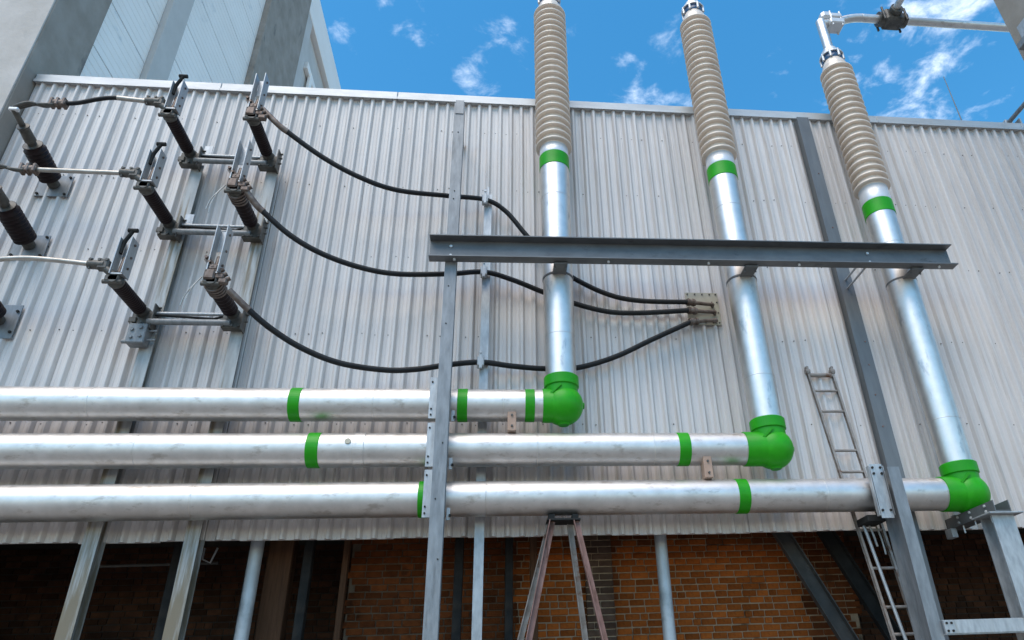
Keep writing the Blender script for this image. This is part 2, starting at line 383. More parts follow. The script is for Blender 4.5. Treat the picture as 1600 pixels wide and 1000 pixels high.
child(MB().box((XF-.22, 12.0, 25.4), (XF-.06, 13.4, 25.75), .01), 'window_head', MT['white'], tb)
child(MB().box((XF-.22, 13.9, 0), (XF-.03, 24, 24.4), .01), 'rear_panel', MT['white'], tb)
for a, b in (((-7.925, -.33, 9.6), (-7.925, -.33, 8.2)),):
    tag(MB().tube([(-7.93, -.1, 9.72), (-7.91, -.37, 9.5), (-7.91, -.37, 6.5), (-7.91, -.37, 0)], .022, 8, 1).build('conduit_pipe', MT['galv']), 'thin grey conduit running down the edge of the concrete pillar', 'conduit')

# ------------------------------------------------------------------ bus ducts: horizontal pipe, green elbow, riser, ribbed bushing
YP = -.5; RP = .218
def bus_duct(label, xv, zh, bands, joint_x, z_ring, z_shed0, nshed, seams, p=.1525):
    t = thing('bus_duct', label, 'pipe', (xv, YP, zh), 'silver bus ducts with green elbows')
    xe = joint_x
    mb = MB().lathe((-9.5, YP, zh), (1, 0, 0), [(0, RP), (xe+9.5+.05, RP)], 48)
    hp = child(mb, 'horizontal_pipe', MT['alu'], t)
    for a, b in bands:
        child(MB().ring((0, YP, zh), (1, 0, 0), a, b, RP+.007, RP-.004, 48), 'green_band', MT['green'], hp)
    for wx in seams:
        child(MB().ring((0, YP, zh), (1, 0, 0), wx-.007, wx+.007, RP+.0035, RP-.003, 48, .003), 'weld_seam', MT['alu_v'], hp)
    # elbow: ball body with a sleeve on the pipe and a collar under the riser
    rb = .278
    mb = MB(); prof = [(-rb*math.cos(math.pi*i/20), max(.001, rb*math.sin(math.pi*i/20))) for i in range(21)]
    mb.lathe((xv+.015, YP, zh), (0, 0, 1), prof, 40, True, False)
    mb.lathe((xe, YP, zh), (1, 0, 0), [(0, RP), (0, RP+.012), (.006, RP+.016), (xv-xe, RP+.016)], 40, True, False)
    mb.lathe((xv, YP, zh), (0, 0, 1), [(0, .225), (.255, .225)], 40, True, False)
    mb.bar((xv-.165, YP-.205, zh+.105), (xv-.03, YP-.238, zh+.225), .02, .03, (0, 1, 0))
    mb.bar((xv-.165, YP+.205, zh+.105), (xv-.03, YP+.238, zh+.225), .02, .03, (0, 1, 0))
    mb.lathe((xv+.015, YP, zh-.285), (0, 0, 1), [(0, .07), (.02, .085)], 20, False)
    mb.cyl((xv+.27, YP, zh), (xv+.305, YP, zh), .045, 12)
    el = child(mb, 'elbow', MT['green'], t)
    child(MB().ring((xv, YP, zh), (0, 0, 1), .255, .415, .244, .20, 48, .012), 'elbow_collar', MT['green'], el)
    z0 = zh+.40; r0, r1 = .215, .240
    rz = child(MB().lathe((xv, YP, 0), (0, 0, 1), [(z0, r0), (z_ring[0], r1), (z_ring[1]+.03, r1)], 48), 'riser_pipe', MT['alu_v'], t)
    child(MB().ring((xv, YP, 0), (0, 0, 1), z_ring[0], z_ring[1], r1+.008, r1-.004, 48), 'green_band', MT['green'], rz)
    for wz in (zh+1.05, z_ring[0]-.62):
        child(MB().ring((xv, YP, 0), (0, 0, 1), wz-.006, wz+.006, r0+(r1-r0)*(wz-z0)/(z_ring[0]-z0)+.0035, .2, 48, .003), 'weld_seam', MT['alu_v'], rz)
    # bushing
    prof = [(z_shed0-.03, .232), (z_shed0-.02, .236)]
    for k in range(nshed):
        a = z_shed0+k*p
        prof += [(a+.002, .232), (a+.010, .245), (a+.006, .285), (a+.010, .301), (a+.020, .306), (a+.036, .304), (a+.046, .292), (a+.100, .246), (a+.132, .233)]
    zt = z_shed0+nshed*p
    child(MB().lathe((xv, YP, 0), (0, 0, 1), [(z_ring[1]+.004, .243), (z_ring[1]+.03, .247), (z_shed0-.03, .240), (z_shed0-.02, .225)], 40), 'bushing_neck', MT['pale'], rz)
    prof += [(zt+.01, .238), (zt+.07, .225), (zt+.16, .19), (zt+.20, .178)]
    child(MB().lathe((xv, YP, 0), (0, 0, 1), prof, 40), 'ribbed_bushing', MT['porcelain'], t)
    zc_ = zt+.20
    cap = child(MB().lathe((xv, YP, 0), (0, 0, 1), [(zc_-.01, .185), (zc_+.02, .195), (zc_+.13, .195), (zc_+.14, .17)], 32), 'top_collar', MT['blue'], t)
    mb = MB()
    for i in range(8):
        w = 2*math.pi*i/8+.2
        q = Vector((xv+.205*math.cos(w), YP+.205*math.sin(w), zc_))
        mb.cyl(q+Vector((0, 0, .0)), q+Vector((0, 0, .17)), .026, 8)
    mb.lathe((xv, YP, 0), (0, 0, 1), [(zc_+.125, .225), (zc_+.16, .225), (zc_+.17, .15), (zc_+.33, .135), (zc_+.34, .10)], 24, False)
    for i in range(6):
        w = 2*math.pi*i/6; mb.bolt((xv+.14*math.cos(w), YP+.14*math.sin(w), zc_+.25), (math.cos(w), math.sin(w), 0), .024, .03)
    child(mb, 'terminal_clamp', MT['pale'], cap)
    return t, zc_
d1, t1 = bus_duct('upper silver pipe whose riser and ribbed bushing stand farthest left', .905, 5.28, [(-2.67, -2.525), (-.508, -.374), (.395, .523)], .634, (9.45, 9.71), 9.92, 23, (-5.1, -1.6, .1))
d2, t2 = bus_duct('middle silver pipe turning up into the central riser with ribbed bushing', 3.775, 4.655, [(-2.365, -2.21), (2.436, 2.592)], 3.371, (9.36, 9.63), 9.885, 23, (-4.4, .55, 2.1))
d3, t3 = bus_duct('lowest silver pipe whose riser and ribbed bushing stand farthest right', 6.42, 4.01, [(-.936, -.812), (3.149, 3.302)], 6.035, (8.71, 8.98), 9.305, 20, (-3.6, -.1, 4.35), .148)
child(MB().ring((0, YP, 4.655), (1, 0, 0), -1.79, -1.65, RP+.006, RP-.004, 48), 'joint_ring', MT['alu'], d2)
mb = MB().lathe((-1.85, YP-.20, 4.70), (0, -1, .2), [(0, .04), (.025, .04)], 14, False); child(mb, 'plug', MT['khaki'], d2)
for nm, xx, za, zb in (('upper', .218, 4.87, 5.10), ('lower', 2.80, 4.225, 4.46)):
    lb = 'small pinkish packing block between the upper and middle pipes' if nm == 'upper' else 'small pinkish packing block between the middle and lowest pipes'
    t = thing('packing_block', lb, 'block', (xx, -.55, za), 'packing blocks between the pipes')
    child(MB().box((xx-.058, -.66, za-.005), (xx+.058, -.50, zb+.14), .008), 'block', MT['wood'], t)
    mb = MB()
    for zz in (za+.06, zb-.02): mb.bolt((xx, -.66, zz), (0, -1, 0), .016, .018)
    child(mb, 'bolts', MT['fitting'], t, 'stuff')

# tubular conductor on top of the right bushing
xt = 6.42; zt = t3+.3
tc_ = thing('tubular_conductor', 'silver overhead tube conductor running right from the top of the right bushing', 'conductor', (xt, YP, zt))
child(MB().cyl((xt, YP, zt), (xt, YP, 13.66), .095, 20), 'riser_stub', MT['alu_v'], tc_)
child(MB().tube([(xt+.02, YP, 13.60), (xt+.3, YP, 13.66), (xt+.62, YP, 13.80), (xt+.9, YP, 13.86), (xt+1.4, YP, 13.86), (11.8, YP, 13.86)], .085, 18, 5), 'main_tube', MT['alu'], tc_)
child(MB().cyl((7.98, YP, 13.9), (8.02, -7.5, 14.1), .07, 18), 'branch_tube', MT['alu'], tc_)
mb = MB()
mb.box((xt+.14, YP-.15, 13.50), (xt+.44, YP+.15, 13.64), .02, Matrix.Translation((0, 0, 0)))
mb.box((xt+.17, YP-.14, 13.68), (xt+.42, YP+.14, 13.80), .02)
mb.box((xt+.02, YP-.11, 13.70), (xt+.24, YP+.11, 13.90), .05)
for a in (-.11, .11):
    for b in (.19, .39): mb.cyl((xt+b, YP+a, 13.46), (xt+b, YP+a, 13.86), .022, 8)
child(mb, 'elbow_clamp', MT['pale'], tc_)
mb = MB()
mb.box((7.80, YP-.17, 13.70), (8.20, YP+.15, 14.02), .04)
for a in (7.70, 8.18):
    mb.ring((a, YP, 13.86), (1, 0, 0), 0, .11, .15, .08, 20)
    for c in (-.15, .15): mb.cyl((a+.055, YP+c, 13.70), (a+.055, YP+c, 14.04), .024, 8)
mb.ring((8.0, YP-.17, 13.9), (0, -1, 0), 0, .10, .13, .06, 18)
child(mb, 'tee_clamp', MT['fitting'], tc_)
# gantry column at the right border
gc = thing('gantry_column', 'weathered grey column cutting into the top right corner', 'column', (9.3, -2.2, 0))
child(MB().box((8.92, -2.5, 0), (9.7, -1.9, 16), .015), 'shaft', MT['conc'], gc)
child(MB().box((8.80, -2.56, 11.30), (8.915, -2.16, 11.62), .01), 'bracket_plate', MT['galv'], gc)
child(MB().box((8.74, -2.70, 11.16), (10.1, -2.06, 11.29), .01), 'shelf_plate', MT['steel'], gc)
mb = MB()
for zz in (10.4, 10.7): mb.bolt((8.92, -2.3, zz), (-1, 0, 0), .03, .03)
child(mb, 'bolts', MT['rust'], gc, 'stuff')
# roof rod and pipe
tag(MB().cyl((9.42, .3, 11.4), (9.42, .3, 13.2), .014, 8, .008).build('lightning_rod', MT['steel'], None, (9.42, .3, 11.4)), 'thin pale lightning rod standing on the hall roof edge', 'lightning rod')
rp = thing('roof_pipe', 'thin grey pipe projecting from the hall roof edge at far right', 'pipe', (10.33, .3, 11.45))
child(MB().cyl((10.33, .6, 11.80), (10.33, -3.2, 11.84), .045, 12), 'pipe', MT['steel'], rp)
child(MB().box((10.25, .15, 11.45), (10.41, .35, 11.87), .01).box((10.40, -.02, 11.53), (10.43, .2, 11.75), .005), 'foot', MT['galv'], rp)

# ------------------------------------------------------------------ steel columns and beam
def post(name, label, x0, x1, yf, depth, z0, z1, m, tf=.018, cat='post', group=None):
    t = thing(name, label, cat, ((x0+x1)/2, yf+depth/2, z0), group)
    child(MB().bar(((x0+x1)/2, yf+depth/2, z0), ((x0+x1)/2, yf+depth/2, z1), 0, 0, (1, 0, 0), hprof(x1-x0, depth, tf, .014)), 'shaft', m, t)
    return t
lc = post('steel_column', 'tall grey-blue steel column crossing in front of the three pipes', -.755, -.59, -.94, .18, 0, 10.45, MT['steel'], cat='column')
child(MB().box((-.735, -.952, 10.20), (-.60, -.942, 10.50), .003), 'splice_plate', MT['steel'], lc)
mb = MB()
for zz in (9.8, 8.6, 8.45, 6.9, 6.3, 4.6, 3.9, 3.2): mb.bolt((-.67+random.uniform(-.04, .04), -.94, zz), (0, -1, 0), .010, .008)
child(mb, 'bolts', MT['black'], lc, 'stuff')
child(MB().box((-.72, -.76, 10.30), (-.63, -.02, 10.38), .005), 'wall_tie', MT['steel'], lc)
for k, (za, zb) in enumerate(((4.99, 5.57), (4.35, 4.93), (3.72, 4.31))):
    c = child(MB().bar((-.83, -.765, za), (-.83, -.765, zb), 0, 0, (1, 0, 0), [(-.035, -.006), (.09, -.006), (.09, .03), (.08, .03), (.08, .004), (-.035, .004)]), 'pipe_bracket', MT['galv'], lc)
    mb = MB()
    for zz in (za+.05, za+.13, zb-.07): mb.bolt((-.835, -.771, zz), (0, -1, 0), .013, .012)
    mb.bolt((-.53, -.76, za+.02), (0, -1, 0), .018, .02)
    child(mb, 'bolts', MT['black'], c, 'stuff')
    child(MB().box((-.575, -.75, za-.03), (-.53, -.735, za+.12), .003), 'bracket_tab', MT['galv'], c)
rc = post('steel_column', 'tall dark steel column flat against the hall wall between middle and right risers', 5.565, 5.79, -.2, .15, 0, 11.28, MT['steel_m'], cat='column')
child(MB().box((5.568, -.18, 0), (5.787, -.07, 11.27)), 'web_cover', MT['steel_m'], rc)
mb = MB()
for zz in (9.9, 8.7, 6.5, 6.1, 5.6, 5.1): mb.bolt((5.62+random.uniform(0, .12), -.2, zz), (0, -1, 0), .012, .01)
child(mb, 'bolts', MT['rust'], rc, 'stuff')
# channel beam carrying the risers
bt = thing('channel_beam', 'dark horizontal channel beam in front of the three risers', 'beam', (3, -1.0, 7.3))
zl, zr = 7.485, 7.585
def zbm(x): return zl+(zr-zl)*(x+.98)/(7.03+.98)
pa, pb = (-.98, -1.02, zbm(-.98)), (7.03, -1.02, zbm(7.03))
child(MB().bar(pa, pb, 0, 0, (0, 0, 1), [(-.185, .08), (-.185, -.08), (.185, -.08), (.185, .08), (.169, .08), (.169, -.066), (-.169, -.066), (-.169, .08)]) , 'channel', MT['steel_d'], bt)
mb = MB()
for xx in (-.68, 5.68):
    for dz in (-.09, .07): mb.bolt((xx, -.955, zbm(xx)+dz), (0, -1, 0), .022, .022)
for xx in (-.62, 1.6, 3.1, 4.5, 6.75): mb.bolt((xx, -1.03, zbm(xx)-.185), (0, 0, -1), .02, .03)
child(mb, 'bolts', MT['pale'], bt, 'stuff')
child(MB().cyl((5.68, -.935, zbm(5.68)+.07), (5.68, -.19, zbm(5.68)+.07), .018, 10).cyl((5.68, -.935, zbm(5.68)-.09), (5.68, -.19, zbm(5.68)-.09), .018, 10), 'through_bolts', MT['galv'], bt)
for xx in (.905, 3.775, 6.42):
    zz = zbm(xx)-.19
    mb = MB().box((xx-.10, -1.0, zz-.035), (xx+.10, -.70, zz-.003), .006)
    mb.ring((xx, YP, zz), (0, 0, 1), -.018, .018, .236, .22, 32)
    for s_ in (-.08, .08): mb.bolt((xx+s_, -.90, zz-.035), (0, 0, -1), .016, .03)
    child(mb, 'riser_clamp', MT['steel_d'], bt)
# front post at the right with bracket, second post, cross rail and cantilever under the right elbow
fp = post('support_post', 'grey steel post in front of the lowest pipe beside the ladder', 5.11, 5.272, -.95, .36, 0, 4.26, MT['steel'])
c = child(MB().bar((5.02, -.80, 3.66), (5.02, -.80, 4.31), 0, 0, (1, 0, 0), uprof(.21, .07, .01)), 'pipe_bracket', MT['galv'], fp)
c2 = MB().box((4.93, -.845, 3.62), (5.10, -.836, 4.33), .003)
child(c2, 'bracket_face', MT['galv'], c)
mb = MB()
for xx in (4.96, 5.07):
    for zz in (3.72, 4.20, 4.28): mb.bolt((xx, -.845, zz), (0, -1, 0), .017, .016)
child(mb, 'bolts', MT['black'], c, 'stuff')
child(MB().box((4.86, -.62, 3.63), (5.10, -.30, 3.72), .008), 'saddle', MT['black'], fp)
sp = post('support_post', 'grey steel post under the right green elbow at the right edge', 6.30, 6.60, -1.02, .24, 0, 3.60, MT['galv'])
cr = child(MB().bar((5.275, -.95, 2.31), (6.30, -.95, 2.31), 0, 0, (0, 0, 1), uprof(.16, .08, .012)), 'cross_rail', MT['galv'], sp)
child(MB().box((5.277, -1.004, 2.24), (6.31, -.992, 2.385), .003), 'rail_face', MT['galv'], cr)
mb = MB()
for a in (5.31, 5.37):
    for b in (2.27, 2.355): mb.bolt((a, -1.004, b), (0, -1, 0), .014, .014)
child(mb, 'bolts', MT['black'], cr, 'stuff')
child(MB().box((6.22, -1.12, 3.602), (6.68, -.72, 3.622), .004), 'head_plate', MT['galv'], sp)
ca = thing('cantilever_bracket', 'dark channel bracket directly under the right green elbow', 'bracket', (6.41, 0, 3.63))
child(MB().bar((6.41, -.04, 3.695), (6.41, -1.12, 3.695), 0, 0, (1, 0, 0), [(-.11, -.07), (.11, -.07), (.11, .07), (.098, .07), (.098, -.058), (-.098, -.058), (-.098, .07), (-.11, .07)]), 'channel', MT['steel_d'], ca)
mb = MB()
for yy in (-.35, -.62, -.95):
    for zz in (3.66, 3.73): mb.bolt((6.30, yy, zz), (-1, 0, 0), .016, .018)
    mb.cyl((6.34, yy, 3.62), (6.34, yy, 3.52), .012, 8)
child(mb, 'bolts', MT['pale'], ca, 'stuff')
child(MB().box((6.28, -.28, 3.765), (6.54, -.22, 3.78), .002).box((6.25, -.2, 3.5), (6.33, -.045, 3.62), .005), 'saddle', MT['galv'], ca)

# ------------------------------------------------------------------ cable strut on the wall with clamps, cables, terminal plate
st = thing('cable_strut', 'slim pale strut on the hall wall clamping the three black cables', 'strut', (-.18, -.2, 0))
child(MB().bar((-.18, -.17, 0), (-.18, -.17, 9.14), 0, 0, (1, 0, 0), hprof(.122, .11, .01, .03)), 'shaft', MT['galv'], st)
child(MB().box((-.20, -.24, 8.99), (-.165, -.228, 9.28), .002), 'end_tab', MT['galv'], st)
cab = [
 [(-3.62, -1.2, 9.84), (-3.338, -1.15, 9.562), (-2.735, -.95, 9.187), (-2.159, -.8, 8.927), (-1.593, -.62, 8.838), (-.817, -.42, 8.92), (-.227, -.3, 8.965), (.108, -.24, 8.79), (.442, -.2, 8.357), (.827, -.17, 7.881), (1.194, -.16, 7.572), (1.717, -.16, 7.291), (2.214, -.17, 7.18), (2.98, -.2, 7.156)],
 [(-3.58, -1.2, 8.25), (-3.414, -1.12, 8.052), (-2.982, -.95, 7.711), (-2.542, -.8, 7.498), (-2.016, -.65, 7.371), (-1.482, -.52, 7.349), (-.749, -.38, 7.46), (-.215, -.3, 7.561), (.218, -.24, 7.472), (.714, -.18, 7.289), (1.177, -.16, 7.116), (1.698, -.16, 6.979), (2.196, -.17, 6.961), (2.96, -.2, 7.005)],
 [(-3.50, -1.2, 6.60), (-3.3, -1.1, 6.424), (-2.995, -.95, 6.196), (-2.589, -.8, 5.975), (-2.102, -.65, 5.826), (-1.529, -.5, 5.798), (-1.109, -.42, 5.849), (-.679, -.35, 5.956), (-.224, -.3, 6.026), (.225, -.22, 6.008), (.692, -.16, 6.0), (1.164, -.15, 6.02), (1.746, -.16, 6.2), (2.355, -.17, 6.506), (2.97, -.2, 6.80)]]
lab = ['uppermost black cable sagging from the top switch to the wall plate', 'middle black cable sagging from the second switch to the wall plate', 'lowest black cable sagging from the bottom switch to the wall plate']
for k, p in enumerate(cab):
    t = thing('power_cable', lab[k], 'cable', p[0], 'black power cables')
    child(MB().tube(p[1:], .040, 12, 8), 'sheath', MT['cable'], t)
    child(MB().tube([p[0], p[1], tuple(Vector(p[1]).lerp(Vector(p[2]), .2))], .046, 10, 3), 'lug_sleeve', MT['clamp'], t)
    q = Vector(p[6] if k == 0 else p[7] if k == 1 else p[8])
    mb = MB().box((q.x-.05, q.y-.055, q.z-.075), (q.x+.05, q.y+.075, q.z+.075), .012)
    mb.box((q.x-.022, q.y-.068, q.z-.13), (q.x+.022, q.y-.05, q.z+.16), .003)
    for s_ in (-.11, .12): mb.bolt((q.x, q.y-.068, q.z+s_), (0, -1, 0), .014, .016)
    child(mb, 'cable_clamp', MT['galv'], st)
tp = thing('terminal_plate', 'khaki bolted cable terminal plate on the hall wall', 'terminal plate', (3.25, -.04, 6.83))
child(MB().box((2.985, -.062, 6.83), (3.515, -.042, 7.42), .004), 'plate', MT['khaki'], tp)
mb = MB()
for a in (3.02, 3.14, 3.26, 3.38, 3.48):
    for b in (6.87, 7.385): mb.bolt((a, -.062, b), (0, -1, 0), .013, .014)
for b in (7.05, 7.24): mb.bolt((3.485, -.062, b), (0, -1, 0), .013, .014)
child(mb, 'bolts', MT['fitting'], tp, 'stuff')
for k, (a, b) in enumerate((((2.95, -.2, 7.156), (3.40, -.12, 7.166)), ((2.95, -.2, 7.005), (3.42, -.12, 7.03)), ((2.95, -.2, 6.80), (3.42, -.12, 6.885)))):
    A, B = Vector(a), Vector(b); d = (B-A)
    mb = MB().cyl(A, A+d*.32, .052, 12).cyl(A+d*.3, B, .030, 10).cyl(A+d*.04, A+d*.10, .062, 12).cyl(A+d*.22, A+d*.28, .062, 12)
    mb.cyl(B, (B.x+.0, -.05, B.z), .026, 8).cyl(B-d*.04+Vector((0, 0, .045)), B-d*.04-Vector((0, 0, .045)), .012, 8)
    child(mb, 'cable_gland', MT['clamp'], tp)

# ------------------------------------------------------------------ disconnector switches on two posts
post('support_post', 'left of the two stained posts carrying the wall switches', -4.912, -4.735, -.23, .19, 0, 9.52, MT['galv_rust'], .014, group='stained posts behind the switches')
post('support_post', 'right of the two stained posts carrying the wall switches', -3.752, -3.578, -.23, .19, 0, 9.58, MT['galv_rust'], .014, group='stained posts behind the switches')
def insulator_prof(n, l, rc, rs):
    pr = [(0, rc*.9), (.03, rc)]
    p = (l-.08)/n
    for k in range(n):
        a = .04+k*p; pr += [(a, rc), (a+p*.25, rs), (a+p*.5, rs), (a+p*.85, rc)]
    return pr+[(l-.03, rc), (l, rc*.85)]
def switch(label, zc, rusty, box):
    xl, xr = -4.93, -3.725
    t = thing('disconnector_switch', label, 'switch', ((xl+xr)/2, -.25, zc), 'disconnector switches on the wall posts')
    for side, x in (('l', xl), ('r', xr)):
        mb = MB().box((x-.13, -.36, zc-.22), (x+.15, -.235, zc+.02), .01).box((x-.15, -.385, zc-.17), (x-.05, -.25, zc-.08), .01)
        mb.box((x+.145, -.40, zc-.26), (x+.165, -.235, zc+.13), .004)
        mb.lathe((x, -.36, zc), (0, -1, 0), [(-.12, .10), (-.02, .10), (.0, .085), (.06, .08), (.1, .07)], 20)
        for a in (-.1, .02, .12):
            mb.bolt((x+a, -.36, zc-.19), (0, -1, 0), .022, .03); mb.cyl((x+.165, -.30, zc+a*.9), (x+.20, -.30, zc+a*.9), .018, 6)
        child(mb, 'base_bracket', MT['fitting'], t)
        tip = -1.17
        if side == 'r' and rusty:
            pr = insulator_prof(8, .72, .086, .106)
        else: pr = insulator_prof(16, .74, .078, .092)
        child(MB().lathe((x, -.42, zc), (0, -1, 0), pr, 24), 'insulator', MT['dark_ins'], t)
        # head casting
        mb = MB().lathe((x, -1.13, zc), (0, -1, 0), [(0, .09), (.03, .10), (.06, .10), (.08, .06), (.14, .06)], 20)
        mb.box((x-.11, -1.27, zc-.05), (x+.07, -1.18, zc+.06), .02).cyl((x-.13, -1.23, zc-.04), (x+.1, -1.23, zc-.04), .03, 8)
        h = child(mb, 'head_casting', MT['fitting'], t)
        # upright U-channel contact holder
        xo = x+.03 if side == 'l' else x+.0
        zz0, zz1 = (zc+.05, zc+.62) if side == 'l' else (zc+.10, zc+.86)
        w = .17 if side == 'l' else .16
        mb = MB().box((xo-w/2, -1.30, zz0), (xo-w/2+.014, -1.15, zz1), .003).box((xo+w/2-.014, -1.32, zz0), (xo+w/2, -1.12, zz1), .003)
        mb.box((xo-w/2+.014, -1.15, zz0+(zz1-zz0)*.55), (xo+w/2-.014, -1.138, zz1-.01), .002).box((xo-w/2+.014, -1.28, zz0), (xo+w/2-.014, -1.15, zz0+.02))
        ch_ = child(mb, 'contact_channel', MT['galv'], t)
        mb = MB()
        for q in (.2, .5, .85): mb.bolt((xo+w/2, -1.22, zz0+(zz1-zz0)*q), (1, 0, 0), .018, .016)
        mb.cyl((xo, -1.22, zz0+.05), (xo, -1.19, zz0+.30), .028, 8)
        child(mb, 'bolts', MT['clamp'], ch_, 'stuff')
        if side == 'l':
            child(MB().tube([(xo-.06, -1.22, zz1-.22), (xo-.05, -1.23, zz1-.05), (xo-.0, -1.25, zz1+.06), (xo+.03, -1.26, zz1+.13)], .026, 8, 3).cyl((xo-.03, -1.26, zz1+.13), (xo+.09, -1.26, zz1+.13), .03, 8), 'arcing_horn', MT['black'], t)
            mb = MB().cyl((x-.36, -1.24, zc+.21), (x-.16, -1.24, zc+.20), .062, 14).cyl((x-.20, -1.24, zc+.20), (x-.02, -1.23, zc+.06), .05, 10).box((x-.24, -1.29, zc+.12), (x-.10, -1.19, zc+.28), .02)
            for a in (-.33, -.22, -.13): mb.cyl((x+a, -1.30, zc+.26), (x+a, -1.17, zc+.26), .02, 6).cyl((x+a, -1.26, zc+.13), (x+a, -1.26, zc+.29), .016, 6)
            child(mb, 'terminal_clamp', MT['fitting'], t)
        else:
            A = Vector((x-.12, -1.26, zc+.34)); B = Vector((x+.12, -1.22, zc+.02)); d = B-A
            mb = MB().bar(A, B, .08, .035, (1, 0, 0)).box((x-.10, -1.30, zc+.0), (x+.04, -1.20, zc+.16), .02)
            for k in range(4):
                q = A+d*(.45+.2*k); mb.cyl(q+Vector((-.05, 0, -.03)), q+Vector((.085, 0, .055)), .03, 8); mb.box(q-Vector((.05, .045, .04)), q+Vector((.06, .045, .035)), .012)
            for k in range(3): mb.bolt(A+d*(.02+.2*k)+Vector((0, -.02, 0)), (0, -1, 0), .02, .03)
            child(mb, 'terminal_clamp', MT['clamp'], t)
            if rusty:
                mb = MB()
                for k in range(4): mb.ring((x, -.98-.055*k, zc), (0, -1, 0), 0, .03, .122, .085, 20)
                child(mb, 'band_clamp', MT['clamp'], t)
                child(MB().tube([(x-.13, -1.25, zc+.05), (x-.20, -1.27, zc-.10), (x-.27, -1.27, zc-.24), (x-.30, -1.26, zc-.40)], .009, 6, 3).tube([(x-.2, -1.27, zc-.10), (x-.24, -1.28, zc-.3), (x-.25, -1.27, zc-.46)], .006, 6, 3), 'loose_strand', MT['rod'], t)
    child(MB().cyl((xl+.1, -.37, zc-.15), (xr, -.37, zc-.15), .045, 14), 'torsion_tube', MT['steel'], t)
    child(MB().cyl((xl+.1, -.30, zc+.02), (xr, -.30, zc+.02), .026, 10), 'tie_rod', MT['galv'], t)
    child(MB().cyl((xl+.12, -.33, zc-.02), (xr-.25, -.33, zc-.07), .018, 10).cyl((xr-.25, -.33, zc-.07), (xr-.05, -.33, zc+.0), .018, 8), 'linkage', MT['black'], t)
    if box:
        mb = MB().box((xl-.10, -.42, zc-.50), (xl+.14, -.235, zc-.20), .012)
        for a, b in ((-.04, -.30), (.07, -.27), (-.03, -.42), (.08, -.40)): mb.bolt((xl+a, -.42, zc+b), (0, -1, 0), .024, .025)
        for b in (-.28, -.42): mb.cyl((xl+.14, -.33, zc+b), (xl+.25, -.33, zc+b), .018, 8)
        mb.cyl((xl-.16, -.36, zc-.46), (xl-.10, -.36, zc-.46), .03, 8)
        child(mb, 'drive_box', MT['steel'], t)
    else:
        child(MB().box((xl+.14, -.25, zc+.02), (xl+.27, -.236, zc+.27), .003), 'tag_plate', MT['galv'], t)
    return t
switch('uppermost of three dark insulator switches on the wall posts', 9.645, False, False)
switch('middle of three dark insulator switches on the wall posts', 8.255, True, False)
switch('lowest of three dark insulator switches, with a bolted drive box', 6.715, True, True)

